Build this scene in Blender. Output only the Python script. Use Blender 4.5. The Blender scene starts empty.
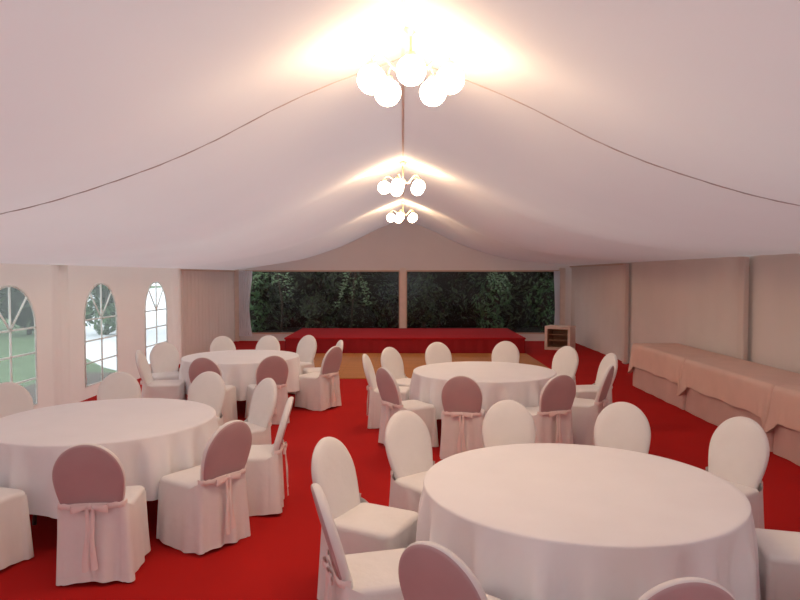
import bpy, bmesh, math, random
from mathutils import Vector, Matrix, noise

C = bpy.context.scene.collection
PI = math.pi
R = math.radians
rnd = random.Random(7)

# ------------------------------------------------------------------ camera
CAM_Z = 1.96
PITCH = 2.2
YAW = 0.26
F_PX = 650.0
cam_data = bpy.data.cameras.new('camera')
cam_data.sensor_width = 36.0
cam_data.lens = F_PX / 800.0 * 36.0
cam_data.clip_start = 0.05
cam = bpy.data.objects.new('camera', cam_data)
C.objects.link(cam)
cam.location = (0, 0, CAM_Z)
cam.rotation_euler = (R(90 - PITCH), 0, R(YAW))
bpy.context.scene.camera = cam
CAM_R = cam.rotation_euler.to_matrix()


def at(px, py, z):
    """the point of height z seen at a pixel of the 800x600 photograph"""
    d = CAM_R @ Vector(((px - 400) / F_PX, -(py - 300) / F_PX, -1))
    t = (z - CAM_Z) / d.z
    return Vector((0, 0, CAM_Z)) + d * t


# ------------------------------------------------------------------ materials
def new_mat(name):
    m = bpy.data.materials.new(name)
    m.use_nodes = True
    nt = m.node_tree
    for n in list(nt.nodes):
        nt.nodes.remove(n)
    return m, nt, nt.nodes.new('ShaderNodeOutputMaterial')


def varied(nt, col, scale, amount, detail=3.0, stretch=None):
    """base colour with a little cloth/ground variation"""
    tc = nt.nodes.new('ShaderNodeTexCoord')
    no = nt.nodes.new('ShaderNodeTexNoise')
    no.inputs['Scale'].default_value = scale
    no.inputs['Detail'].default_value = detail
    if stretch:
        mp = nt.nodes.new('ShaderNodeMapping')
        mp.inputs['Scale'].default_value = stretch
        nt.links.new(tc.outputs['Object'], mp.inputs['Vector'])
        nt.links.new(mp.outputs['Vector'], no.inputs['Vector'])
    else:
        nt.links.new(tc.outputs['Object'], no.inputs['Vector'])
    rp = nt.nodes.new('ShaderNodeValToRGB')
    rp.color_ramp.elements[0].position = 0.3
    rp.color_ramp.elements[1].position = 0.7
    rp.color_ramp.elements[0].color = (*[c * (1 - amount) for c in col], 1)
    rp.color_ramp.elements[1].color = (*[min(1, c * (1 + amount)) for c in col], 1)
    nt.links.new(no.outputs['Fac'], rp.inputs['Fac'])
    return rp.outputs['Color'], no


def mat_plain(name, col, rough=0.8, scale=6.0, amount=0.05, bump=0.0, bump_scale=60.0, spec=0.3, sheen=0.0, metal=0.0, stretch=None):
    m, nt, out = new_mat(name)
    p = nt.nodes.new('ShaderNodeBsdfPrincipled')
    p.inputs['Roughness'].default_value = rough
    p.inputs['Specular IOR Level'].default_value = spec
    p.inputs['Metallic'].default_value = metal
    if sheen:
        p.inputs['Sheen Weight'].default_value = sheen
    c, _ = varied(nt, col, scale, amount, stretch=stretch)
    nt.links.new(c, p.inputs['Base Color'])
    if bump:
        tc = nt.nodes.new('ShaderNodeTexCoord')
        n2 = nt.nodes.new('ShaderNodeTexNoise')
        n2.inputs['Scale'].default_value = bump_scale
        n2.inputs['Detail'].default_value = 4
        nt.links.new(tc.outputs['Object'], n2.inputs['Vector'])
        b = nt.nodes.new('ShaderNodeBump')
        b.inputs['Strength'].default_value = bump
        b.inputs['Distance'].default_value = 0.01
        nt.links.new(n2.outputs['Fac'], b.inputs['Height'])
        nt.links.new(b.outputs['Normal'], p.inputs['Normal'])
    nt.links.new(p.outputs['BSDF'], out.inputs['Surface'])
    return m


def mat_membrane(name, col, through, mix, scale=0.6, amount=0.03, stretch=None):
    """tent fabric: part of the daylight outside comes through it"""
    m, nt, out = new_mat(name)
    c, _ = varied(nt, col, scale, amount, stretch=stretch)
    d = nt.nodes.new('ShaderNodeBsdfDiffuse')
    nt.links.new(c, d.inputs['Color'])
    t = nt.nodes.new('ShaderNodeBsdfTranslucent')
    t.inputs['Color'].default_value = (*through, 1)
    mx = nt.nodes.new('ShaderNodeMixShader')
    mx.inputs['Fac'].default_value = mix
    nt.links.new(d.outputs['BSDF'], mx.inputs[1])
    nt.links.new(t.outputs['BSDF'], mx.inputs[2])
    nt.links.new(mx.outputs['Shader'], out.inputs['Surface'])
    return m


def mat_clear(name, tint, haze, gloss):
    m, nt, out = new_mat(name)
    t = nt.nodes.new('ShaderNodeBsdfTransparent')
    t.inputs['Color'].default_value = (*tint, 1)
    g = nt.nodes.new('ShaderNodeBsdfGlossy')
    g.inputs['Roughness'].default_value = 0.12
    d = nt.nodes.new('ShaderNodeBsdfTranslucent')
    d.inputs['Color'].default_value = (0.85, 0.9, 0.88, 1)
    m1 = nt.nodes.new('ShaderNodeMixShader')
    m1.inputs['Fac'].default_value = haze
    m2 = nt.nodes.new('ShaderNodeMixShader')
    m2.inputs['Fac'].default_value = gloss
    nt.links.new(t.outputs['BSDF'], m1.inputs[1])
    nt.links.new(d.outputs['BSDF'], m1.inputs[2])
    nt.links.new(m1.outputs['Shader'], m2.inputs[1])
    nt.links.new(g.outputs['BSDF'], m2.inputs[2])
    nt.links.new(m2.outputs['Shader'], out.inputs['Surface'])
    return m


def mat_glow(name, col, strength):
    m, nt, out = new_mat(name)
    e = nt.nodes.new('ShaderNodeEmission')
    e.inputs['Color'].default_value = (*col, 1)
    e.inputs['Strength'].default_value = strength
    nt.links.new(e.outputs['Emission'], out.inputs['Surface'])
    return m


def mat_leaf(name, col, col2):
    m, nt, out = new_mat(name)
    gi = nt.nodes.new('ShaderNodeNewGeometry')
    mixc = nt.nodes.new('ShaderNodeMix')
    mixc.data_type = 'RGBA'
    nt.links.new(gi.outputs['Random Per Island'], mixc.inputs['Factor'])
    mixc.inputs['A'].default_value = (*col, 1)
    mixc.inputs['B'].default_value = (*col2, 1)
    d = nt.nodes.new('ShaderNodeBsdfPrincipled')
    d.inputs['Roughness'].default_value = 0.5
    nt.links.new(mixc.outputs['Result'], d.inputs['Base Color'])
    t = nt.nodes.new('ShaderNodeBsdfTranslucent')
    nt.links.new(mixc.outputs['Result'], t.inputs['Color'])
    mx = nt.nodes.new('ShaderNodeMixShader')
    mx.inputs['Fac'].default_value = 0.3
    nt.links.new(d.outputs['BSDF'], mx.inputs[1])
    nt.links.new(t.outputs['BSDF'], mx.inputs[2])
    nt.links.new(mx.outputs['Shader'], out.inputs['Surface'])
    return m


def mat_carpet(name, col):
    m = mat_plain(name, col, rough=0.95, scale=1.3, amount=0.06, bump=0.25, bump_scale=220, spec=0.1)
    return m


def mat_wood_floor(name):
    m, nt, out = new_mat(name)
    tc = nt.nodes.new('ShaderNodeTexCoord')
    br = nt.nodes.new('ShaderNodeTexBrick')
    br.inputs['Scale'].default_value = 1.0
    br.inputs['Brick Width'].default_value = 1.2
    br.inputs['Row Height'].default_value = 0.12
    br.inputs['Mortar Size'].default_value = 0.003
    br.inputs['Color1'].default_value = (0.50, 0.21, 0.065, 1)
    br.inputs['Color2'].default_value = (0.44, 0.18, 0.055, 1)
    br.inputs['Mortar'].default_value = (0.16, 0.07, 0.03, 1)
    nt.links.new(tc.outputs['Object'], br.inputs['Vector'])
    p = nt.nodes.new('ShaderNodeBsdfPrincipled')
    p.inputs['Roughness'].default_value = 0.6
    p.inputs['Specular IOR Level'].default_value = 0.15
    nt.links.new(br.outputs['Color'], p.inputs['Base Color'])
    nt.links.new(p.outputs['BSDF'], out.inputs['Surface'])
    return m


M = {}
M['lining'] = mat_membrane('ceiling_lining', (0.80, 0.755, 0.74), (0.94, 0.895, 0.88), 0.185, scale=0.5)
M['wall'] = mat_membrane('wall_membrane', (0.80, 0.72, 0.69), (0.92, 0.78, 0.73), 0.16, scale=0.8)
M['wall_left'] = mat_membrane('window_wall', (0.84, 0.75, 0.70), (0.95, 0.82, 0.75), 0.22, scale=0.8)
M['post_fabric'] = mat_plain('post_fabric', (0.84, 0.73, 0.68), 0.85)
M['wall_draped_shaded'] = mat_membrane('draped_wall_shaded', (0.70, 0.61, 0.56), (0.9, 0.74, 0.66), 0.05, scale=0.8)  # darker and more opaque: shade on these bays is put into the fabric
M['seam'] = mat_plain('lining_seam', (0.56, 0.45, 0.43), 0.9)
M['strap'] = mat_plain('ridge_strap', (0.80, 0.70, 0.66), 0.9)
M['post'] = mat_plain('post_cover', (0.80, 0.68, 0.60), 0.8)
M['post_bronze'] = mat_plain('frame_beige', (0.62, 0.44, 0.34), 0.6)
M['white_vinyl'] = mat_plain('white_vinyl', (0.80, 0.79, 0.76), 0.5)
M['muntin'] = mat_membrane('white_muntin', (0.85, 0.85, 0.82), (0.95, 0.97, 0.95), 0.5)
M['pane'] = mat_clear('clear_vinyl', (0.93, 0.96, 0.95), 0.16, 0.03)
M['pane_rear'] = mat_clear('clear_vinyl_rear', (0.88, 0.89, 0.88), 0.012, 0.02)
M['carpet'] = mat_carpet('red_carpet', (0.45, 0.014, 0.012))
M['stage_carpet'] = mat_carpet('stage_red_carpet', (0.42, 0.015, 0.02))
M['stage_skirt'] = mat_plain('stage_red_skirt', (0.30, 0.010, 0.015), 0.8, bump=0.1)
M['wood'] = mat_wood_floor('parquet')
M['cloth'] = mat_plain('table_linen', (0.83, 0.815, 0.825), 0.75, scale=3, amount=0.02, bump=0.08, bump_scale=25, sheen=0.15)
M['cover'] = mat_plain('chair_cover_cloth', (0.80, 0.775, 0.75), 0.8, scale=5, amount=0.025, bump=0.45, bump_scale=11, sheen=0.15)
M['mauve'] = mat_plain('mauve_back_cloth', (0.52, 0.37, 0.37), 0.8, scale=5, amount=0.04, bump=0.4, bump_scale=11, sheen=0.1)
M['sash'] = mat_plain('sash_satin', (0.84, 0.72, 0.68), 0.45, scale=8, amount=0.03)
M['peach'] = mat_plain('peach_linen', (0.72, 0.51, 0.43), 0.8, scale=3, amount=0.04, bump=0.1, bump_scale=20)
M['peach_low'] = mat_plain('dusty_peach_linen', (0.60, 0.42, 0.38), 0.8, scale=3, amount=0.04, bump=0.1, bump_scale=20)
M['table_wood'] = mat_plain('table_board', (0.35, 0.23, 0.13), 0.6)
M['steel'] = mat_plain('table_steel', (0.25, 0.25, 0.26), 0.4, metal=0.8)
M['globe'] = mat_glow('opal_globe', (1.0, 0.72, 0.45), 40.0)
M['brass'] = mat_plain('cream_brass', (0.80, 0.66, 0.42), 0.35, metal=0.4)
M['sheer'] = mat_membrane('sheer_curtain', (0.83, 0.80, 0.83), (0.9, 0.9, 0.95), 0.45, scale=3)
M['box_white'] = mat_plain('cream_board', (0.78, 0.62, 0.54), 0.6)
M['box_inside'] = mat_plain('brown_board', (0.42, 0.25, 0.16), 0.6)
M['grass'] = mat_plain('lawn', (0.115, 0.175, 0.085), 0.95, scale=2.5, amount=0.25, bump=0.4, bump_scale=40)
M['gravel'] = mat_plain('pale_gravel', (0.86, 0.88, 0.92), 0.8, scale=3, amount=0.08)
M['leaf_dark'] = mat_leaf('dark_leaves', (0.022, 0.026, 0.012), (0.075, 0.105, 0.045))
M['leaf_mid'] = mat_leaf('mid_leaves', (0.035, 0.085, 0.03), (0.11, 0.20, 0.08))
M['leaf_light'] = mat_leaf('light_leaves', (0.12, 0.22, 0.09), (0.30, 0.42, 0.24))
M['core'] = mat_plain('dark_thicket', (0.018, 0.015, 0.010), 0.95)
M['brown_strip'] = mat_plain('brown_ground', (0.10, 0.075, 0.06), 0.95)  # dark brown tone of the ground strip beside the window wall
M['soil'] = mat_plain('dark_soil', (0.03, 0.024, 0.016), 0.95)
M['bark'] = mat_plain('bark', (0.06, 0.045, 0.03), 0.9)


# ------------------------------------------------------------------ object helpers
def obj(name, bm, mat, parent=None, smooth=True):
    me = bpy.data.meshes.new(name)
    bmesh.ops.recalc_face_normals(bm, faces=bm.faces)
    bm.to_mesh(me)
    bm.free()
    if smooth:
        for p in me.polygons:
            p.use_smooth = True
    me.materials.append(M[mat])
    o = bpy.data.objects.new(name, me)
    C.objects.link(o)
    if parent:
        o.parent = parent
    return o


def tag(o, label, cat, group=None, kind=None):
    if label:
        o['label'] = label
    if cat:
        o['category'] = cat
    if group:
        o['group'] = group
    if kind:
        o['kind'] = kind
    return o


def thing(name, label, cat, loc=(0, 0, 0), rz=0.0, group=None):
    o = bpy.data.objects.new(name, None)
    o.empty_display_size = 0.2
    C.objects.link(o)
    o.location = loc
    o.rotation_euler = (0, 0, rz)
    return tag(o, label, cat, group)


def struct(name, bm, mat, parent=None, label=None, smooth=True):
    o = obj(name, bm, mat, parent, smooth)
    if not parent:
        o['kind'] = 'structure'
        if label:
            o['label'] = label
    return o


def copy_tree(o, parent=None):
    c = o.copy()
    C.objects.link(c)
    if parent:
        c.parent = parent
    for ch in list(o.children):
        copy_tree(ch, c)
    return c


def rows_mesh(bm, rows, closed=True, cap_first=False, cap_last=False):
    vs = [[bm.verts.new(p) for p in row] for row in rows]
    n = len(rows[0])
    for a, b in zip(vs, vs[1:]):
        for i in range(n if closed else n - 1):
            j = (i + 1) % n
            bm.faces.new((a[i], a[j], b[j], b[i]))
    for flag, row in ((cap_first, vs[0]), (cap_last, vs[-1])):
        if flag:
            c = Vector((0, 0, 0))
            for v in row:
                c += v.co
            cv = bm.verts.new(c / n)
            for i in range(n):
                bm.faces.new((row[i], row[(i + 1) % n], cv))
    return vs


def add_box(bm, x0, x1, y0, y1, z0, z1, bevel=0.0):
    r = bmesh.ops.create_cube(bm, size=1)
    for v in r['verts']:
        v.co = Vector((x0 + (v.co.x + .5) * (x1 - x0), y0 + (v.co.y + .5) * (y1 - y0), z0 + (v.co.z + .5) * (z1 - z0)))
    if bevel:
        es = {e for v in r['verts'] for e in v.link_edges}
        bmesh.ops.bevel(bm, geom=list(es), offset=bevel, segments=2, affect='EDGES', profile=.6)


def add_tube(bm, pts, rad, seg=8, cap=True, taper=None):
    pts = [Vector(p) for p in pts]
    rows = []
    up = Vector((0, 0, 1))
    for i, p in enumerate(pts):
        t = (pts[min(i + 1, len(pts) - 1)] - pts[max(i - 1, 0)]).normalized()
        ref = up if abs(t.dot(up)) < .95 else Vector((1, 0, 0))
        a = t.cross(ref).normalized()
        b = t.cross(a)
        r = rad if taper is None else rad * taper[i]
        rows.append([p + (a * math.cos(k * 2 * PI / seg) + b * math.sin(k * 2 * PI / seg)) * r for k in range(seg)])
    rows_mesh(bm, rows, True, cap, cap)


def add_lathe(bm, prof, seg=24, centre=(0, 0, 0)):
    c = Vector(centre)
    rows = [[c + Vector((r * math.cos(k * 2 * PI / seg), r * math.sin(k * 2 * PI / seg), z)) for k in range(seg)] for r, z in prof]
    rows_mesh(bm, rows, True, True, True)


def add_ball(bm, c, r, u=20, v=12):
    res = bmesh.ops.create_uvsphere(bm, u_segments=u, v_segments=v, radius=r)
    bmesh.ops.translate(bm, verts=res['verts'], vec=Vector(c))


# ------------------------------------------------------------------ the tent shell
HALF = 5.0
Y0, Y1 = -2.8, 19.3
EAVE = 2.17
EAVE_L, EAVE_R = 2.105, 2.235
PROF = [(0, 3.60), (.5, 3.42), (.9, 3.25), (1.5, 2.95), (2.0, 2.75), (2.8, 2.51), (3.9, 2.31), (5.0, 2.17)]


def profile(x):
    return level(x) + .065 * math.copysign((min(abs(x), HALF) / HALF) ** 2, x)


def level(x):
    x = min(abs(x), HALF)
    P = PROF
    def slope(i):
        a, b = P[max(i - 1, 0)], P[min(i + 1, len(P) - 1)]
        return (b[1] - a[1]) / (b[0] - a[0])
    for i in range(len(P) - 1):
        if x <= P[i + 1][0]:
            h = P[i + 1][0] - P[i][0]
            t = (x - P[i][0]) / h
            m0, m1 = slope(i) * h, slope(i + 1) * h
            return ((2*t**3 - 3*t**2 + 1) * P[i][1] + (t**3 - 2*t**2 + t) * m0 + (-2*t**3 + 3*t**2) * P[i+1][1] + (t**3 - t**2) * m1)
    return P[-1][1]


FRAMES = [0.17, 4.95, 9.73, 14.52, 19.3]
SAG = 0.17


def lining(x, y):
    u = ((y - 4.95) / 4.7833) % 1.0
    w = math.sin(min(abs(x) / HALF, 1) * PI) * .55 + .45 * (1 - abs(x) / HALF)
    # hung from each frame like a shallow catenary, with a crease at the frame
    s = 4 * u * (1 - u)
    return profile(x) - SAG * s * w * (0.6 + 0.4 * s)


bm = bmesh.new()
xs = [-HALF + 10.0 * i / 64 for i in range(65)]
ys = [Y0 + i * (Y1 - Y0) / 140 for i in range(141)]
rows_mesh(bm, [[Vector((x, y, lining(x, y))) for x in xs] for y in ys], closed=False)
struct('ceiling', bm, 'lining', label='pale pink fabric tent lining sagging between the frames up to a ridge')

n_trim = 0
for fy in FRAMES[1:2]:
    n_trim += 1
    bm = bmesh.new()
    # narrow gathered strip where the lining is tied to the frame
    rows = []
    for i in range(121):
        x = -HALF + 10.0 * i / 120
        z = profile(x) - .004
        puff = .005 * abs(math.sin(i * 1.05)) + .002
        rows.append([Vector((x, fy - .008, z)), Vector((x, fy - .004, z - puff)), Vector((x, fy + .004, z - puff)), Vector((x, fy + .008, z))])
    rows_mesh(bm, rows, closed=False)
    struct('trim_%d' % n_trim, bm, 'seam', label='gathered seam where the ceiling lining is tied to a frame')

n_trim += 1
bm = bmesh.new()
rows = []
for i in range(141):
    y = Y0 + .02 + i * (Y1 - Y0 - .04) / 140
    z = lining(0, y)
    rows.append([Vector((-.013, y, z - .004)), Vector((-.006, y, z - .014)), Vector((.006, y, z - .014)), Vector((.013, y, z - .004))])
rows_mesh(bm, rows, closed=False)
struct('trim_%d' % n_trim, bm, 'strap', label='narrow strap running along the ridge of the ceiling lining')

# carpet floor
bm = bmesh.new()
add_box(bm, -HALF, HALF, Y0, Y1, -.03, 0)
struct('floor', bm, 'carpet', label='plain red carpet covering the tent floor', smooth=False)

# left wall with arched windows
WIN_L = [8.22, 10.72, 13.12]
W_HALF, W_SILL, W_SPRING = .57, .20, 1.25


def arch_z(d):
    return W_SPRING + math.sqrt(max(0.0, W_HALF ** 2 - d * d))


bm = bmesh.new()
cols = set()
y = Y0
while y < Y1:
    cols.add(round(y, 4))
    y += .25
cols.add(Y1)
cols.add(14.35)
for fy in (9.4, 14.35):
    for d in (.19, .165, .14, .07):
        cols.add(round(fy - d, 4))
        cols.add(round(fy + d, 4))
for wc in WIN_L:
    for k in range(25):
        cols.add(round(wc - W_HALF * math.cos(PI * k / 24), 4))
cols = sorted(cols)


def left_x(y, z):
    f = min([abs(y - w) for w in WIN_L])
    k = max(0, min(1, (f - .65) / .4)) if f < 1.2 else 1
    px_ = 0.0
    for fy in (9.4, 14.35):
        d = abs(y - fy)
        px_ = max(px_, .085 * max(0, min(1, (.19 - d) / .05)))
    return -HALF + px_ + .02 * k * math.sin(y * 7.0) * (1 if y > 14.4 else .35)


for ya, yb in zip(cols, cols[1:]):
    mid = (ya + yb) / 2
    if mid > 14.35:
        continue
    w = [c for c in WIN_L if abs(mid - c) < W_HALF]
    def quad(za0, za1, zb0, zb1):
        v = [bm.verts.new((left_x(ya, 0), ya, za0)), bm.verts.new((left_x(yb, 0), yb, zb0)), bm.verts.new((left_x(yb, 0), yb, zb1)), bm.verts.new((left_x(ya, 0), ya, za1))]
        bm.faces.new(v)
    if w:
        quad(0, W_SILL, 0, W_SILL)
        quad(arch_z(ya - w[0]), EAVE_L, arch_z(yb - w[0]), EAVE_L)
    else:
        quad(0, EAVE_L, 0, EAVE_L)
bmesh.ops.remove_doubles(bm, verts=bm.verts, dist=.0005)
struct('wall_left', bm, 'wall_left', label='pale pink tent side wall pierced by arched clear windows')

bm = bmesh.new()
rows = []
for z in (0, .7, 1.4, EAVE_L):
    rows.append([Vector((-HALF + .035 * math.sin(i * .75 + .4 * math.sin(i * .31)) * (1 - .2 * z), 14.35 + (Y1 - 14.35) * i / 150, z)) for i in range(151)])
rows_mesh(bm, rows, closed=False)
struct('wall_left_draped', bm, 'wall_draped_shaded', label='shade-darkened draped last bay of the side wall, between the third arched window and stage end')

for i, wc in enumerate(WIN_L):
    pts = [(-W_HALF, W_SILL)] + [(-W_HALF * math.cos(PI * k / 24), W_SPRING + W_HALF * math.sin(PI * k / 24)) for k in range(25)] + [(W_HALF, W_SILL)]
    bm = bmesh.new()
    bm.faces.new([bm.verts.new((-HALF - .004, wc + a, z)) for a, z in pts])
    w = obj('window_%d' % (i + 1), bm, 'pane')
    w['kind'] = 'structure'
    w['label'] = ['arched clear window beside the front table, lawn outside', 'middle arched clear window with dark trees and pale drive outside',
                  'arched clear window closest to the stage, glaring white outside'][i]
    bm = bmesh.new()
    xx = -HALF + .006
    add_tube(bm, [(xx, wc + a, z) for a, z in pts] + [(xx, wc - W_HALF, W_SILL)], .013, 6)
    tr = .014
    def bar(a0, z0, a1, z1):
        add_tube(bm, [(xx, wc + a0, z0), (xx, wc + a1, z1)], tr, 6)
    bar(0, W_SILL, 0, W_SPRING + W_HALF)
    for z in (W_SPRING, .91, .56):
        bar(-W_HALF, z, W_HALF, z)
    for sgn in (-1, 1):
        bar(0, W_SPRING, sgn * W_HALF * math.cos(R(48)), W_SPRING + W_HALF * math.sin(R(48)))
    obj('window_frame', bm, 'muntin', w)

# right wall: hanging drapes with soft folds
bm = bmesh.new()
rows = []
zs = [0, .4, .8, 1.2, 1.6, 1.9, EAVE_R]
n = 420
for z in zs:
    row = []
    for i in range(n + 1):
        y = Y0 + i * (Y1 - Y0) / n
        a = .028 * (.5 + .5 * noise.noise(Vector((y * .45, 3.1, 0)))) * (1 - .35 * z / EAVE)
        f = math.sin(y * 11 + 1.6 * noise.noise(Vector((y * .7, 0, z * .25)))) * .6 + math.sin(y * 5.3 + 1.0) * .5
        row.append(Vector((HALF + a * f, y, z)))
    rows.append(row)
rows_mesh(bm, rows, closed=False)
struct('wall_right', bm, 'wall_draped_shaded', label='shade-darkened pink draped tent side wall behind the buffet')

# unseen front wall behind the camera, opening added to let in daylight
bm = bmesh.new()
for xa, xb in zip(xs, xs[1:]):
    z0 = 2.08 if abs(xa + xb) / 2 < 1.1 else 0
    bm.faces.new([bm.verts.new(p) for p in ((xa, Y0, z0), (xb, Y0, z0), (xb, Y0, lining(xb, Y0)), (xa, Y0, lining(xa, Y0)))])
struct('wall_front', bm, 'wall', label='pale fabric end wall behind the camera, opening added for daylight')

# back wall: gable above two wide clear windows
BX = [(-4.68, -.10), (.10, 4.62)]
BZ0, BZ1 = .24, 2.07
bm = bmesh.new()
bxs = sorted(set([round(x, 4) for x in xs] + [v for p in BX for v in p]))
for xa, xb in zip(bxs, bxs[1:]):
    mid = (xa + xb) / 2
    inside = any(a < mid < b for a, b in BX)
    ta, tb = lining(xa, Y1), lining(xb, Y1)
    def quad(z0, z1, za=None, zb=None):
        vs = [bm.verts.new((xa, Y1, z0)), bm.verts.new((xb, Y1, z0)), bm.verts.new((xb, Y1, z1 if zb is None else zb)), bm.verts.new((xa, Y1, z1 if za is None else za))]
        bm.faces.new(vs)
    if inside:
        quad(0, BZ0)
        quad(BZ1, 0, ta, tb)
    else:
        quad(0, BZ0)
        quad(BZ0, BZ1)
        quad(BZ1, 0, ta, tb)
bmesh.ops.remove_doubles(bm, verts=bm.verts, dist=.0005)
struct('wall_back', bm, 'wall', label='pale fabric gable end wall above two wide clear windows')

for i, (a, b) in enumerate(BX):
    bm = bmesh.new()
    bm.faces.new([bm.verts.new(p) for p in ((a, Y1 + .004, BZ0), (b, Y1 + .004, BZ0), (b, Y1 + .004, BZ1), (a, Y1 + .004, BZ1))])
    w = obj('window_%d' % (4 + i), bm, 'pane_rear')
    w['kind'] = 'structure'
    w['label'] = ['wide clear end window on the arched-window side, dark trees outside', 'wide clear end window on the buffet side, dark trees outside'][i]
    bm = bmesh.new()
    for s in ((a, b, BZ1 - .01, BZ1 + .035), (a, b, BZ0 - .03, BZ0 + .01), (a - .02, a + .02, BZ0, BZ1), (b - .02, b + .02, BZ0, BZ1)):
        add_box(bm, s[0], s[1], Y1 - .02, Y1 - .002, s[2], s[3])
    obj('window_frame', bm, 'post_bronze', w, smooth=False)

# posts
def trim_box(label, mat, *b, bevel=.01):
    global n_trim
    n_trim += 1
    bm = bmesh.new()
    add_box(bm, *b, bevel=bevel)
    return struct('trim_%d' % n_trim, bm, mat, label=label, smooth=False)


trim_box('slim beige centre post between the two end windows', 'post', -.085, .085, Y1 - .12, Y1 - .022, 0, BZ1 + .10)
trim_box('beige corner post at the stage end, arched-window side', 'post', -HALF + .03, -HALF + .15, Y1 - .16, Y1 - .03, 0, EAVE)
trim_box('beige corner post at the stage end, buffet side', 'post', HALF - .38, HALF - .22, Y1 - .16, Y1 - .03, 0, EAVE)
for fy in (9.4, 14.35):
    trim_box('slim post cover on the draped buffet wall', 'wall_draped_shaded', HALF - .13, HALF - .05, fy - .09, fy + .09, 0, EAVE_R - .01, bevel=.02)
# eave rails in the last bay
trim_box('dark eave rail above the arched-window wall', 'post_bronze', -HALF + .03, -HALF + .07, 14.46, Y1 - .17, EAVE_L - .05, EAVE_L - .015, bevel=.004)
trim_box('dark eave rail above the draped buffet wall', 'post_bronze', HALF - .11, HALF - .07, 14.4, Y1 - .17, EAVE_R - .05, EAVE_R - .015, bevel=.004)

# dance floor
bm = bmesh.new()
add_box(bm, -3.0, 3.05, 12.2, 16.05, 0.0, .022, bevel=.006)
o = struct('dance_floor', bm, 'wood', smooth=False)
tag(o, 'orange-brown wooden dance floor laid in front of the red stage', 'dance floor', kind='thing')

# stage
st = thing('stage', 'low red carpeted stage below the end windows', 'stage', (0, 0, 0))
bm = bmesh.new()
add_box(bm, -2.96, 3.06, 16.12, 19.05, .36, .40, bevel=.012)
obj('deck', bm, 'stage_carpet', st, smooth=False)
bm = bmesh.new()
pth = []
cs = [(-2.94, 19.03), (-2.94, 16.14), (3.04, 16.14), (3.04, 19.03)]
for (xa, ya), (xb, yb) in zip(cs, cs[1:]):
    L = math.hypot(xb - xa, yb - ya)
    k = int(L / .04)
    for i in range(k):
        t = i / k
        nx, ny = (yb - ya) / L, -(xb - xa) / L
        w = .012 * math.sin(t * L * 22)
        pth.append((xa + (xb - xa) * t + nx * w, ya + (yb - ya) * t + ny * w))
pth.append(cs[-1])
rows_mesh(bm, [[Vector((x, y, .003)) for x, y in pth], [Vector((x, y, .2)) for x, y in pth], [Vector((x * .999, y + .005, .362)) for x, y in pth]], closed=False)
obj('skirt', bm, 'stage_skirt', st)
for x in (-2.8, 0, 2.9):
    for y in (16.4, 18.8):
        bm = bmesh.new()
        add_tube(bm, [(x, y, 0), (x, y, .36)], .03, 8)
        obj('leg', bm, 'steel', st)

# open-fronted box at the end of the stage
bx = thing('box_shelf', 'cream open-fronted box standing on the carpet beside the stage', 'box', (4.02, 16.9, 0), R(-30))
bm = bmesh.new()
w2, dp, hh, th = .34, .5, .62, .07
add_box(bm, -w2, -w2 + th, 0, dp, 0, hh, .005)
add_box(bm, w2 - th, w2, 0, dp, 0, hh, .005)
add_box(bm, -w2 + th, w2 - th, 0, dp, hh - th, hh, .005)
add_box(bm, -w2 + th, w2 - th, 0, dp, 0, th, .005)
obj('frame', bm, 'box_white', bx, smooth=False)
bm = bmesh.new()
add_box(bm, -w2 + th, w2 - th, dp - .03, dp - .01, th, hh - th)
obj('back_board', bm, 'box_inside', bx, smooth=False)
for z in (.24, .39):
    bm = bmesh.new()
    add_box(bm, -w2 + th, w2 - th, .08, dp - .03, z, z + .018)
    obj('shelf', bm, 'box_inside', bx, smooth=False)
bm = bmesh.new()
add_box(bm, -w2 + th, -w2 + th + .012, .02, dp - .03, th, hh - th)
add_box(bm, w2 - th - .012, w2 - th, .02, dp - .03, th, hh - th)
add_box(bm, -w2 + th, w2 - th, .02, dp - .03, th, th + .012)
obj('inner_lining', bm, 'box_inside', bx, smooth=False)


# curtains at the corners of the end wall
def curtain(x0, x1, y, label, tie):
    bm = bmesh.new()
    rows = []
    n = 60
    for z, k in ((.16, .95), (.5, .85), (.95, .75), (1.4, .82), (1.8, .95), (2.08, 1.0)):
        row = []
        for i in range(n + 1):
            t = i / n
            xx = x0 + (x1 - x0) * ((t - tie) * k + tie)
            row.append(Vector((xx, y + .022 * math.sin(t * 2 * PI * 6 + z), z)))
        rows.append(row)
    rows_mesh(bm, rows, closed=False)
    o = obj('curtain', bm, 'sheer')
    return tag(o, label, 'curtain', 'sheer curtains on the end wall')


curtain(-4.83, -4.42, Y1 - .23, 'gathered white sheer curtain at the arched-window end of the end wall', 0)
curtain(4.42, 4.60, Y1 - .23, 'narrow white sheer curtain behind the cream box', 1)


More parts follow.
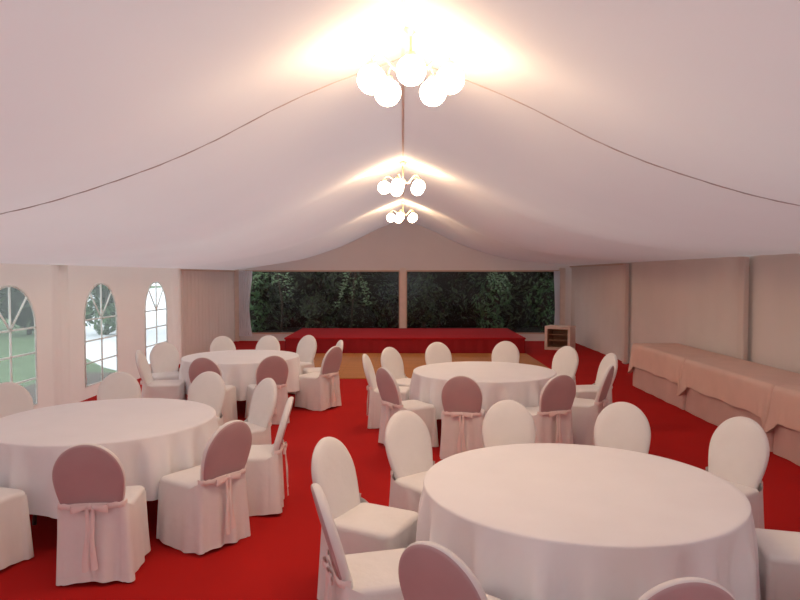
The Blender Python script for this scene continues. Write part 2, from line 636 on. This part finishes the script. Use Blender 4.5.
# ------------------------------------------------------------------ chandeliers
def make_chandelier():
    t = thing('chandelier', '', 'chandelier', group='globe chandeliers along the ridge')
    # local origin: ring centre at globe height
    top = .36
    bm = bmesh.new()
    add_lathe(bm, [(.004, top), (.055, top - .004), (.05, top - .02), (.018, top - .045), (.01, top - .06)], 20)
    obj('ceiling_rose', bm, 'brass', t)
    bm = bmesh.new()
    add_lathe(bm, [(.009, top - .05), (.009, .17), (.016, .165), (.009, .155), (.009, .12)], 12)
    obj('stem', bm, 'brass', t)
    bm = bmesh.new()
    add_lathe(bm, [(.006, .13), (.03, .115), (.045, .09), (.035, .06), (.018, .045), (.022, .03), (.008, .005), (.003, -.015)], 20)
    obj('hub', bm, 'brass', t)
    for k in range(5):
        a = R(-90 + 72 * k)
        ca, sa = math.cos(a), math.sin(a)
        def P(r, z):
            return Vector((r * ca, r * sa, z))
        bm = bmesh.new()
        ctrl = [(.03, .08), (.07, .065), (.115, .08), (.15, .125), (.195, .16), (.24, .155), (.262, .13), (.265, .105)]
        add_tube(bm, [P(r, z) for r, z in ctrl], .0085, 8)
        arm = obj('arm', bm, 'brass', t)
        bm = bmesh.new()
        add_lathe(bm, [(.006, .118), (.03, .11), (.038, .095), (.04, .075), (.032, .072)], 16, P(.265, 0))
        obj('globe_holder', bm, 'brass', arm)
        bm = bmesh.new()
        add_ball(bm, P(.265, 0), .092)
        obj('globe', bm, 'globe', arm)
    return t


ch0 = make_chandelier()
spots = [(4.3, 0, 'large chandelier of five glowing globes hanging in front of the other two'),
         (9.3, -16, 'glowing globe chandelier in the middle of the row of three'),
         (14.3, -14, 'small looking globe chandelier hanging in front of the stage')]
for i, (y, rz, lab) in enumerate(spots):
    c = ch0 if i == 0 else copy_tree(ch0)
    c.location = (0.05 if i == 0 else 0.0, y, lining(0, y) - (0.0 if i == 0 else .02) - .36)
    c.rotation_euler = (0, 0, R(rz))
    c['label'] = lab


# ------------------------------------------------------------------ chairs
def rrect(x0, x1, y0, y1, rad, n=96):
    """evenly spaced points of a rounded rectangle with outward normals and how much of a corner each is"""
    segs = []
    cx = [(x1 - rad, y1 - rad, 0), (x0 + rad, y1 - rad, 90), (x0 + rad, y0 + rad, 180), (x1 - rad, y0 + rad, 270)]
    dense = []
    for k, (a, b, ang) in enumerate(cx):
        for i in range(13):
            th = R(ang + 90 * i / 12)
            dense.append((Vector((a + rad * math.cos(th), b + rad * math.sin(th))), Vector((math.cos(th), math.sin(th))), math.sin(PI * i / 12)))
    dense.append(dense[0])
    L = [0]
    for p, q in zip(dense, dense[1:]):
        L.append(L[-1] + (q[0] - p[0]).length)
    out = []
    j = 0
    for i in range(n):
        s = L[-1] * i / n
        while L[j + 1] < s:
            j += 1
        d = L[j + 1] - L[j]
        t = (s - L[j]) / d if d > 1e-9 else 0
        p = dense[j][0].lerp(dense[j + 1][0], t)
        nn = dense[j][1].lerp(dense[j + 1][1], t).normalized()
        out.append((p, nn, dense[j][2] * (1 - t) + dense[j + 1][2] * t, s))
    return out


LEAN = .29


def back_y(z):
    return -.205 - (z - .45) * LEAN * (1 if z > .5 else .8)


def half_width(z):
    # balloon back: narrow at the waist, widest about two thirds up, round top
    if z >= .69:
        t = (z - .69) / (.93 - .69)
        return .216 * math.sqrt(max(0, 1 - t * t))
    t = (.69 - z) / (.69 - .42)
    return .216 - .056 * (t ** 1.7)


def oval(scale, dy, n=64):
    """outline of the backrest scaled about its middle, shifted along its normal"""
    zc = .70
    pts = []
    zsr = []
    m = n // 2
    for i in range(m + 1):
        u = i / m
        zsr.append(.42 + (.93 - .42) * (1 - (1 - u) ** 1.9))
    loop = [(half_width(z), z) for z in zsr] + [(-half_width(z), z) for z in reversed(zsr[:-1])]
    for x, z in loop:
        z2 = zc + (z - zc) * scale
        pts.append(Vector((x * scale, back_y(z2) + dy, z2 + dy * LEAN * .0)))
    return pts


def make_chair(seed):
    rg = random.Random(seed)
    t = thing('banquet_chair', '', 'chair')
    # backrest: padded oval, its rim wraps round to the rear
    bm = bmesh.new()
    rows = [oval(s, d) for s, d in ((.90, -.019), (.965, -.019), (.99, -.014), (1.0, -.004), (1.0, .004), (.985, .015), (.94, .024), (.75, .031), (.4, .034))]
    rows_mesh(bm, rows, True, True, True)
    obj('backrest', bm, 'cover', t)
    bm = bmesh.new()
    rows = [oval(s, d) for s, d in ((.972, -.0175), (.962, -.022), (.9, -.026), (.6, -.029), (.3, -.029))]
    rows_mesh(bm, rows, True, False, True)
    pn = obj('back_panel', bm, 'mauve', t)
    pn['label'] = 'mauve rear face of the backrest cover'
    # seat
    bm = bmesh.new()
    rows = []
    for inset, z in ((.0, .425), (-.003, .448), (.0, .465), (.009, .476), (.03, .483), (.11, .487)):
        k = 1 - inset / .23
        rows.append([Vector((p.x * k, .005 + (p.y - .005) * k, z)) for p, nn, c, s in rrect(-.215, .215, -.215, .235, .05, 72)])
    rows_mesh(bm, rows, True, True, True)
    obj('seat', bm, 'cover', t)
    # skirt to the floor
    bm = bmesh.new()
    base = rrect(-.219, .219, -.232, .238, .045, 200)
    ph = [rg.uniform(0, 6.28) for _ in range(4)]
    rows = []
    for k in range(11):
        u = k / 10
        row = []
        for p, nn, c, s in base:
            back = max(0, min(1, (-p.y - .13) / .10))
            ztop = .452 + .062 * back
            z = ztop * (1 - u) + .006 * u
            wave = math.sin(s * 31 + ph[0] + 1.2 * math.sin(s * 5)) * .5 + math.sin(s * 52 + ph[1]) * .28 + math.sin(s * 13 + ph[2]) * .45
            crn = max(0, c) ** 2
            off = .004 + u * (.016 + .022 * crn) + wave * .018 * u ** .7 + .004 * u * math.sin(s * 47 + ph[3]) - .016 * u * max(0, math.cos((c - .55) * 9)) * (c > .2) * (c < .9)
            if crn < .3 and back < .4:
                off -= .012 * u * (1 - u)
            bk = back * .012
            hem = .022 * (math.sin(s * 11 + ph[3]) * .5 + .5) * u ** 3
            row.append(Vector((p.x + nn.x * off, p.y + nn.y * (off + bk), z + hem)))
        rows.append(row)
    rows_mesh(bm, rows, True)
    obj('skirt', bm, 'cover', t)
    # sash round the back, tied in a bow behind
    bm = bmesh.new()
    arc = []
    for i in range(33):
        a = R(200 + 140 * i / 32) if False else R(183 + 174 * i / 32)
        x = .206 * math.copysign(abs(math.cos(a)) ** .35, math.cos(a)) if abs(math.cos(a)) > 1e-6 else 0
        y = -.185 - .083 * abs(math.sin(a)) ** .5
        arc.append((x, y))
    rows = []
    for dz, o in ((-.020, .0), (-.012, .005), (.010, .005), (.018, .0)):
        rows.append([Vector((x * (1 + o * 1.5), y - o, .512 + dz + .003 * math.sin(i * 1.3))) for i, (x, y) in enumerate(arc)])
    rows_mesh(bm, rows, closed=False)
    sash = obj('sash', bm, 'sash', t)
    ky = -.282
    bm = bmesh.new()
    rr = bmesh.ops.create_uvsphere(bm, u_segments=12, v_segments=8, radius=1)
    for v in rr['verts']:
        v.co = Vector((v.co.x * .02, ky + v.co.y * .014, .512 + v.co.z * .022))
    obj('knot', bm, 'sash', sash)
    for sg in (-1, 1):
        bm = bmesh.new()
        rows = []
        for i in range(13):
            a = 2 * PI * i / 12
            lx = .012 + .05 * (1 - math.cos(a)) / 1.0
            ly = .013 * math.sin(a)
            hw = .012 + .014 * (1 - math.cos(a)) / 2
            dz = -.016 * (1 - math.cos(a)) / 2
            rows.append([Vector((sg * lx, ky - .004 + ly, .514 + dz - hw)), Vector((sg * lx, ky - .009 + ly, .514 + dz)), Vector((sg * lx, ky - .004 + ly, .514 + dz + hw))])
        rows_mesh(bm, rows, closed=False)
        obj('bow_loop', bm, 'sash', sash)
        bm = bmesh.new()
        rows = []
        ln = .41 + rg.uniform(-.06, .03)
        drift = sg * rg.uniform(.004, .016)
        for i in range(13):
            u = i / 12
            z = .505 - ln * u
            xc = sg * .012 + drift * u + .006 * math.sin(u * 7 + sg)
            yy = -.272 - .03 * (1 - z / .512) - .016
            hw = .011 + .010 * u
            rows.append([Vector((xc - hw, yy + .003, z)), Vector((xc, yy - .007 + .004 * math.sin(u * 9), z)), Vector((xc + hw, yy + .003, z + .01 * (u > .99)))])
        rows_mesh(bm, rows, closed=False)
        obj('tail', bm, 'sash', sash)
    return t


TABLES = {'A': (1.01, 3.73), 'B': (1.02, 8.15), 'C': (-2.50, 5.42), 'D': (-2.40, 9.6)}
TN = {'A': 'front buffet-side table', 'B': 'rear buffet-side table', 'C': 'front window-side table', 'D': 'rear window-side table'}
# table, pixel of the top of the back (or ('seat', x, y)), heading in degrees (90 = towards the stage), label
W = 'white chair '
CH = [
    ('A', (336, 438), -27, W + 'turned sideways at the aisle edge of the %s, pale seat showing'),
    ('A', (405, 411), -50, W + 'with tall pale front at the stage-and-aisle corner of the %s'),
    ('A', (508, 400), -92, W + 'half hidden straight behind the %s, between two mauve backs'),
    ('A', (623, 402), -112, W + 'behind the %s, its round pale top against red carpet'),
    ('A', (744, 417), -148, W + 'between the %s and the peach buffet, pale front showing'),
    ('A', ('seat', 2.20, 3.52), 165, W + 'cut by the frame at the buffet edge of the %s'),
    ('A', ('seat', 1.93, 2.66), 130, W + 'in the frame corner beside the %s, only its seat showing'),
    ('A', (686, 572), 92, W + 'at the bottom frame edge by the %s, only back top showing'),
    ('A', (438, 540), 50, W + 'whose large slanting mauve back overlaps the cloth of the %s'),
    ('A', (317, 485), 15, W + 'seen edge-on with its bow, aisle corner of the %s'),
    ('B', (366, 354), -7, W + 'leaning edge-on at the aisle edge of the %s'),
    ('B', (389, 347), -42, W + 'with cream front, behind the narrow mauve back at the %s'),
    ('B', (387, 367), 33, W + 'with narrow mauve back on the aisle side of the %s'),
    ('B', (437, 342), -72, W + 'behind the %s, against the dance floor, on its aisle half'),
    ('B', (506, 341), -104, W + 'behind the %s, against the stage, on its buffet half'),
    ('B', (568, 346), -140, W + 'at the %s, right below the cream open-fronted box'),
    ('B', (612, 353), 190, W + 'seen edge-on, behind the slim mauve back at the %s'),
    ('B', (606, 365), 150, W + 'with slim mauve back at the buffet end of the %s'),
    ('B', (552, 372), 112, W + 'with round mauve back and bow, buffet half of the %s'),
    ('B', (463, 374), 80, W + 'with mauve back and bow square to us at the %s'),
    ('C', (118, 375), -72, W + 'behind the %s, in front of the middle arched window'),
    ('C', (22, 384), -50, W + 'behind the %s, below the arched window with the lawn'),
    ('C', (203, 373), -102, W + 'with pale front overlapping a mauve back behind the %s'),
    ('C', (269, 378), -138, W + 'leaning with pale narrow front at the aisle corner of the %s'),
    ('C', (291, 397), 187, W + 'in edge-on profile on the aisle side of the %s'),
    ('C', (231, 420), 146, W + 'turned three-quarters with mauve back and long bow at the %s'),
    ('C', (85, 443), 98, W + 'with broad mauve back and bow square to us at the %s'),
    ('C', ('seat', -2.86, 4.28), 72, W + 'cut by the frame, only seat corner showing at the %s'),
    ('D', (222, 336), -63, W + 'behind the %s, below the wide sheer curtain'),
    ('D', (267, 336), -97, W + 'behind the middle of the %s, beside the stage corner'),
    ('D', (309, 335), -124, W + 'with cream front at the stage-and-aisle corner of the %s'),
    ('D', (341, 340), 198, W + 'seen edge-on as a sliver at the aisle end of the %s'),
    ('D', (322, 346), 148, W + 'with slanting mauve back at the aisle end of the %s'),
    ('D', (273, 355), 116, W + 'with round mauve back on the aisle half of the %s'),
    ('D', (203, 357), 84, W + 'with mauve back behind a pale one, window half of the %s'),
    ('D', (143, 350), 8, W + 'in profile below the glaring arched window, at the %s'),
    ('D', (177, 342), -62, W + 'with faint pale front in the wall corner of the %s'),
]
proto = [make_chair(s) for s in (3, 11, 29)]
used = set()
for i, (tb, pos, head, lab) in enumerate(CH):
    k = i % 3
    c = proto[k] if k not in used else copy_tree(proto[k])
    used.add(k)
    h = R(head)
    d = Vector((math.cos(h), math.sin(h)))
    if pos[0] == 'seat':
        p = Vector(pos[1:])
    else:
        q = at(pos[0], pos[1], .93)
        p = Vector((q.x, q.y)) + d * .34
    tc = Vector(TABLES[tb])
    v = p - tc
    near = 1.13 if tb == 'D' else 1.21
    if v.length < near:
        p = tc + v.normalized() * near
    c.location = (p.x, p.y, 0)
    c.rotation_euler = (0, 0, h - PI / 2)
    c['label'] = lab % TN[tb]
    c['group'] = 'covered chairs around the ' + TN[tb]


# ------------------------------------------------------------------ round tables and cloths
def make_cloth(seed):
    rg = random.Random(seed)
    bm = bmesh.new()
    n = 288
    ph = [rg.uniform(0, 6.28) for _ in range(6)]
    rows = []
    for r in (.3, .6, .8, .88):
        rows.append([Vector((r * math.cos(2 * PI * i / n), r * math.sin(2 * PI * i / n), .758)) for i in range(n)])
    for r, z in ((.909, .757), (.915, .753), (.917, .744)):
        rows.append([Vector((r * math.cos(2 * PI * i / n), r * math.sin(2 * PI * i / n), z)) for i in range(n)])
    for k in range(1, 13):
        u = k / 12
        row = []
        for i in range(n):
            a = 2 * PI * i / n
            w = (math.sin(19 * a + ph[0] + .9 * math.sin(3 * a + ph[1])) + .5 * math.sin(31 * a + ph[2] + 1.2 * math.sin(5 * a + ph[5])) + .4 * math.sin(9 * a + ph[3]))
            w = math.copysign(abs(w) ** .8, w)
            r = .917 + .025 * u + .034 * w * min(1, u * 2.6) ** .8 * (.75 + .25 * u)
            hem = .275 + .02 * math.sin(4 * a + ph[4])
            row.append(Vector((r * math.cos(a), r * math.sin(a), .738 + (hem - .738) * u)))
        rows.append(row)
    rows_mesh(bm, rows, True, True, False)
    return bm


def make_table():
    t = thing('round_table', '', 'table', group='round banquet tables')
    bm = bmesh.new()
    add_lathe(bm, [(.85, .722), (.87, .728), (.87, .748), (.862, .752)], 72)
    obj('tabletop', bm, 'table_wood', t)
    for k in range(4):
        a = R(45 + 90 * k)
        bm = bmesh.new()
        add_tube(bm, [(.5 * math.cos(a), .5 * math.sin(a), .722), (.56 * math.cos(a), .56 * math.sin(a), .0)], .016, 8)
        obj('leg', bm, 'steel', t)
    return t


t0 = make_table()
for i, (k, (x, y)) in enumerate(TABLES.items()):
    t = t0 if i == 0 else copy_tree(t0)
    t.location = (x, y, 0)
    t.scale = (.95, .95, 1) if k == 'D' else (1, 1, 1)
    t['label'] = 'round banquet table under the white cloth, the ' + TN[k]
    o = obj('tablecloth', make_cloth(40 + i), 'cloth')
    o.location = (x, y, 0)
    o.scale = (.925, .925, 1) if k == 'D' else (.972, .972, 1)
    tag(o, {'A': 'large white round tablecloth filling the front of the buffet side, by the mauve back', 'B': 'white round tablecloth on the rear buffet-side table near the dance floor',
            'C': 'white round tablecloth on the front window-side table, cut by the frame', 'D': 'white round tablecloth on the rear window-side table near the sheer curtain'}[k],
        'tablecloth', 'white round tablecloths')


# ------------------------------------------------------------------ buffet along the draped wall
BX0, BX1 = 4.06, 4.86
BUF = [(11.48, 9.36), (9.34, 7.12), (7.10, 4.88)]
BN = ['at the stage end of the buffet', 'in the middle of the buffet', 'cut by the frame edge']
for i, (yb, ya) in enumerate(BUF):
    t = thing('buffet_table', 'long buffet table under peach cloths ' + BN[i], 'table', ((BX0 + BX1) / 2, (ya + yb) / 2, 0), group='buffet tables')
    hw, hl = (BX1 - BX0) / 2, (yb - ya) / 2
    bm = bmesh.new()
    add_box(bm, -hw + .02, hw - .02, -hl + .02, hl - .02, .715, .745, bevel=.005)
    obj('tabletop', bm, 'table_wood', t, smooth=False)
    for sx in (-1, 1):
        for sy in (-1, 1):
            bm = bmesh.new()
            add_tube(bm, [(sx * (hw - .1), sy * (hl - .15), .715), (sx * (hw - .1), sy * (hl - .12), 0)], .015, 8)
            obj('leg', bm, 'steel', t)
    rg = random.Random(90 + i)
    # long cloth to the floor
    bm = bmesh.new()
    base = rrect(-hw, hw, -hl, hl, .03, 360)
    ph = [rg.uniform(0, 6.28) for _ in range(4)]
    rows = [[Vector((p.x * .5, p.y * .9, .7495)) for p, nn, c, s in base], [Vector((p.x - nn.x * .02, p.y - nn.y * .006, .7495)) for p, nn, c, s in base]]
    for k in range(9):
        u = k / 8
        row = []
        for p, nn, c, s in base:
            w = math.sin(s * 13 + ph[0] + math.sin(s * 3 + ph[1])) * .6 + math.sin(s * 7 + ph[2]) * .5
            off = .010 * w * u * (abs(nn.x)) + .012 * u * abs(nn.x) - .012
            row.append(Vector((p.x + nn.x * off, p.y + nn.y * (-.004), .745 + (.008 - .745) * u)))
        rows.append(row)
    rows_mesh(bm, rows, True, True)
    o = obj('long_tablecloth', bm, 'peach_low')
    o.location = t.location
    tag(o, 'dusty peach floor-length cloth on the table ' + BN[i], 'tablecloth', 'floor-length buffet cloths')
    # shorter cloth thrown over it, corners hanging in folds
    bm = bmesh.new()
    rows = [[Vector((p.x * .5, p.y * .9, .756)) for p, nn, c, s in base], [Vector((p.x - nn.x * .03, p.y - nn.y * .03, .757)) for p, nn, c, s in base],
            [Vector((p.x - nn.x * .004, p.y - nn.y * .004, .752)) for p, nn, c, s in base]]
    for k in range(1, 10):
        u = k / 9
        row = []
        for p, nn, c, s in base:
            # nearness to a corner along the run of the cloth
            dc = math.hypot(abs(p.x) - hw, abs(p.y) - hl)
            tail = max(0, 1 - dc / .16)
            w = math.sin(s * 9 + ph[3] + math.sin(s * 2.3)) * .5
            off = .012 + u * (.022 + .012 * w) + .055 * u * tail * (1 if nn.x < 0.2 else .3) + .012 * u * math.sin(dc * 40) * max(0, 1 - dc / .4)
            z = .745 - (.375 + .17 * tail + .012 * w) * u
            oy = nn.y * min(off, .006)
            row.append(Vector((p.x + nn.x * off - (.04 * u * tail if abs(nn.y) > .5 and p.x < 0 else 0), p.y + oy, z)))
        rows.append(row)
    rows_mesh(bm, rows, True, True)
    o = obj('overlay_cloth', bm, 'peach')
    o.location = t.location
    tag(o, 'peach short overlay cloth with hanging corner folds ' + BN[i], 'tablecloth', 'short peach overlay cloths')

# ------------------------------------------------------------------ outside
bm = bmesh.new()
add_box(bm, -90, 60, -20, 120, -.12, -.04)
struct('ground', bm, 'grass', label='green lawn outside the tent', smooth=False)
bm = bmesh.new()
pg = [(-5.35, 12.9), (-6.5, 14.0), (-9.6, 18.2), (-13.0, 24.0), (-34, 70), (-40, 118), (-8, 118), (-6.2, 30), (-5.35, 20)]
lo = [bm.verts.new((x, y, -.045)) for x, y in pg]
hi = [bm.verts.new((x, y, -.028)) for x, y in pg]
bm.faces.new(hi)
bm.faces.new(list(reversed(lo)))
for i in range(len(pg)):
    j = (i + 1) % len(pg)
    bm.faces.new((lo[i], lo[j], hi[j], hi[i]))
struct('path', bm, 'gravel', label='pale gravel drive outside the arched windows', smooth=False)


bm = bmesh.new()
add_box(bm, -9, 9, -16, Y0 - .02, -.05, -.02)  # unseen pale ground, added to bounce daylight up onto the lining
struct('bounce_ground', bm, 'gravel', label='unseen pale ground added outside the end opening to bounce daylight in', smooth=False)
bm = bmesh.new()
add_box(bm, -6.75, -5.1, -6, 13.2, -.05, -.03)
struct('border_ground', bm, 'brown_strip', label='strip of dark brown ground along the outside of the tent wall', smooth=False)


def leaves_bm(rg, n, blobs, size, droop=0.3):
    bm = bmesh.new()
    for i in range(n):
        c, r = rg.choice(blobs)
        v = Vector((rg.gauss(0, 1), rg.gauss(0, 1), rg.gauss(0, 1))).normalized()
        rad = rg.uniform(.72, 1.06)
        p = Vector(c) + Vector((v.x * r[0], v.y * r[1], v.z * r[2])) * rad
        if p.z < .05:
            continue
        s = size * rg.uniform(.6, 1.4)
        nrm = (v + Vector((rg.uniform(-.7, .7), rg.uniform(-.7, .7), rg.uniform(-.2, .9)))).normalized()
        a = nrm.cross(Vector((rg.uniform(-1, 1), rg.uniform(-1, 1), rg.uniform(-1, 1)))).normalized()
        b = nrm.cross(a)
        q = [p - a * s, p - a * s * .1 + b * s * .38 + nrm * s * .1, p + a * s, p - a * s * .1 - b * s * .38 + nrm * s * .1]
        bm.faces.new([bm.verts.new(x) for x in q])
    return bm


def shrub(x, y, h, w, mat, label, seed, n=2600, size=.11, core=True, trunk=True):
    rg = random.Random(seed)
    t = thing('leafy_shrub', label, 'shrub', (x, y, -.04), 0, 'trees and shrubs outside')
    blobs = []
    for k in range(9):
        a = rg.uniform(0, 6.28)
        d = rg.uniform(.0, .55) * w
        z = h * rg.uniform(.12, .8)
        rr = w * rg.uniform(.34, .55)
        blobs.append(((d * math.cos(a), d * math.sin(a) * .7, z), (rr, rr * .8, rr * .85)))
    obj('foliage', leaves_bm(rg, n, blobs, size), mat, t, smooth=False)
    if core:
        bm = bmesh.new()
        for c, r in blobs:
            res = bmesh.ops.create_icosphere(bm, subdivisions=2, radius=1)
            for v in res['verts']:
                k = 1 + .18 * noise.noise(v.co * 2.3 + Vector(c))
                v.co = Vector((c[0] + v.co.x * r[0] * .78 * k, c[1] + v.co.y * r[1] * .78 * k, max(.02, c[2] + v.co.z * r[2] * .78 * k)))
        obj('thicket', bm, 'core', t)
    bm = bmesh.new()
    add_tube(bm, [(0, 0, 0), (.04, .02, h * .3), (-.03, .05, h * .6)], .07, 8, taper=[1.2, 1, .6])
    obj('trunk', bm, 'bark', t)
    return t


rg = random.Random(77)
blobs = []
for k in range(46):
    bx_ = -7.2 + 16.5 * (k + rg.uniform(-.4, .4)) / 46
    by_ = 24.2 + rg.uniform(-.9, 1.3)
    bz_ = rg.choice((.3, .7, 1.2, 1.8, 2.5))
    rr = rg.uniform(.7, 1.15)
    blobs.append(((bx_, by_, bz_), (rr, rr * .8, rr * .9)))
und = thing('undergrowth', 'dark bank of leafy undergrowth outside, right across both end windows', 'undergrowth', (0, 0, 0))
und['kind'] = 'stuff'
bmf = leaves_bm(rg, 17000, blobs, .10)
o = obj('foliage', bmf, 'leaf_dark', und, smooth=False)
o['kind'] = 'stuff'
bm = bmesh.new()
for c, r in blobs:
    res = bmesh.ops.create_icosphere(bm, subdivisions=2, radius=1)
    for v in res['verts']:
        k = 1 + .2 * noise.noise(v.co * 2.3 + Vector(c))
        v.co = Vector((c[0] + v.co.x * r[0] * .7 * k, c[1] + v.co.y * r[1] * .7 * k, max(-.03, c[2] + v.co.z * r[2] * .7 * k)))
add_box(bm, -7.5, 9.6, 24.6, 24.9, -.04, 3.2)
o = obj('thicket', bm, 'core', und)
o['kind'] = 'stuff'
bm = bmesh.new()
add_box(bm, -6.1, 10, 19.6, 25.5, -.05, -.02)
struct('soil_ground', bm, 'soil', label='dark bare soil below the shrubs outside the end windows', smooth=False)
SH = [
    (-5.2, 22.1, 2.5, 1.0, 'leaf_mid', 'green shrub outside the end window by the sheer curtain'),
    (-2.9, 22.3, 1.5, .8, 'leaf_dark', 'low dark shrub outside the window-side end window'),
    (0.7, 22.2, 2.2, .9, 'leaf_dark', 'dark shrub outside, first past the centre post on the buffet side'),
    (3.0, 22.0, 2.4, .9, 'leaf_mid', 'green shrub outside the middle of the buffet-side end window'),
    (5.0, 22.2, 2.6, 1.0, 'leaf_mid', 'green shrub outside the buffet-side end window, behind the cream box'),
]
for i, q in enumerate(SH):
    shrub(*q, seed=200 + i, n=1500, size=.085)
# trees by the lawn, seen through the arched windows
for i, (x, y, h, w, mt, lb) in enumerate([
    (-9.9, 21.6, 3.0, 1.15, 'leaf_mid', 'leafy tree across the drive, seen in the middle arched window'),
    (-12.6, 21.8, 3.6, 1.7, 'leaf_dark', 'dark tree across the lawn, seen in the front arched window'),
    (-14.8, 23.0, 3.8, 1.9, 'leaf_mid', 'green tree across the lawn, beside the dark one'),
    (-17.5, 23.5, 4.0, 2.0, 'leaf_dark', 'tree across the lawn, at the outer end of the row'),
    (-12.4, 27.5, 4.0, 1.6, 'leaf_dark', 'tree beyond the drive, behind the one in the middle arched window')]):
    shrub(x, y, h, w, mt, lb, seed=400 + i, n=1700, size=.13, core=(i != 0))


# unseen trees added to shade the stage end and buffet side
def added_shade_tree(x, y, zc, r, label, seed, lean=(0, 0)):
    rg = random.Random(seed)
    t = thing('added_shade_tree', label, 'tree', (x, y, -.04), 0, 'unseen trees added to shade the tent')
    lx, ly = lean
    blobs = [((lx, ly, zc), (r * .72, r * .72, r * .6))]
    for k in range(10):
        a = k * 2.4 + rg.uniform(-.3, .3)
        blobs.append(((lx + r * .6 * math.cos(a), ly + r * .6 * math.sin(a), zc + r * rg.uniform(-.28, .4)), (r * .42, r * .42, r * .34)))
    obj('foliage', leaves_bm(rg, 3000, blobs, .3), 'leaf_dark', t, smooth=False)
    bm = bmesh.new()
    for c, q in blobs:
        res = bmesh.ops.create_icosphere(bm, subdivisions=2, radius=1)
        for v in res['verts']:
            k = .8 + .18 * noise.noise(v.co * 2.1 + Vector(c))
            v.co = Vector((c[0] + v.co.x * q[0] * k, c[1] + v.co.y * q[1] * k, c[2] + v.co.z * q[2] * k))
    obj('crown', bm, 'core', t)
    bm = bmesh.new()
    add_tube(bm, [(0, 0, 0), (.1, .05, zc * .35), (lx * .4, ly * .4, zc * .7), (lx, ly, zc)], .22, 10, taper=[1.4, 1, .8, .5])
    obj('trunk', bm, 'bark', t)


for i, (x, y, zc, r, ln, lb) in enumerate([
    (-3.4, 26.3, 7.4, 4.8, (0, -3.6), 'unseen tree added to shade the gable at the window-side end window'),
    (2.6, 26.4, 7.4, 4.8, (0, -3.6), 'unseen tree added to shade the gable at the buffet-side end window'),
    (8.0, 18.6, 6.9, 4.9, (-2.0, 0), 'unseen tree added to shade the corner of the buffet wall and stage end'),
    (8.0, 12.6, 6.9, 4.9, (-2.0, 0), 'unseen tree added to shade the roof by the buffet wall, beside the dance floor'),
    (9.0, 6.4, 7.6, 4.6, (-.5, 0), 'unseen tree added to shade the roof by the buffet wall, beside the buffet')]):
    added_shade_tree(x, y, zc, r, lb, 500 + i, ln)


# bright leaf sprays hanging close to the end windows
def spray(x, y, z, label, seed):
    rg = random.Random(seed)
    t = thing('leafy_branch', label, 'branch', (x, y, 0), 0, 'bright branches outside')
    bm = bmesh.new()
    tips = []
    root = Vector((rg.uniform(-.2, .2), .9, z + .9))
    for k in range(7):
        a = rg.uniform(-1, 1)
        e = Vector((a * .75, rg.uniform(-.3, .3), z + rg.uniform(-.35, .35)))
        m = root.lerp(e, .55) + Vector((0, 0, .18))
        add_tube(bm, [root, m, e], .012, 5, taper=[1.5, 1, .4])
        tips.append((m, e))
    add_tube(bm, [Vector((0, 1.0, -.04)), Vector((.05, .98, z * .6)), root], .035, 6)
    obj('twigs', bm, 'bark', t)
    bm = bmesh.new()
    for m, e in tips:
        for i in range(26):
            p = m.lerp(e, rg.uniform(0, 1)) + Vector((rg.uniform(-.1, .1), rg.uniform(-.1, .1), rg.uniform(-.1, .06)))
            s = rg.uniform(.04, .085)
            a = Vector((rg.uniform(-1, 1), rg.uniform(-1, 1), rg.uniform(-.6, .1))).normalized()
            nrm = a.cross(Vector((rg.uniform(-1, 1), rg.uniform(-1, 1), rg.uniform(-1, 1)))).normalized()
            b = nrm.cross(a)
            bm.faces.new([bm.verts.new(q) for q in (p - a * s, p + b * s * .4, p + a * s, p - b * s * .4)])
    obj('leaves', bm, 'leaf_light', t, smooth=False)
    return t


spray(-4.1, 20.8, 1.55, 'light green branch outside the end window beside the sheer curtain', 1)
spray(-1.75, 20.8, 1.3, 'pale leafy branch hanging outside, just before the centre post', 2)
spray(2.9, 20.8, 1.7, 'light leafy branch outside the buffet-side end window', 3)

# ------------------------------------------------------------------ light
world = bpy.data.worlds.new('overcast_sky')
bpy.context.scene.world = world
world.use_nodes = True
wn = world.node_tree
bg = wn.nodes['Background']
bg.inputs['Color'].default_value = (0.88, 0.94, 1.0, 1)
bg.inputs['Strength'].default_value = 2.05

sc = bpy.context.scene
sc.view_settings.view_transform = 'Standard'
sc.view_settings.look = 'None'
sc.view_settings.exposure = 0.0
sc.view_settings.gamma = 1.0
sc.view_settings.use_curve_mapping = False
sc.cycles.max_bounces = 10
sc.cycles.diffuse_bounces = 6
sc.cycles.transparent_max_bounces = 12
sc.cycles.use_denoising = True
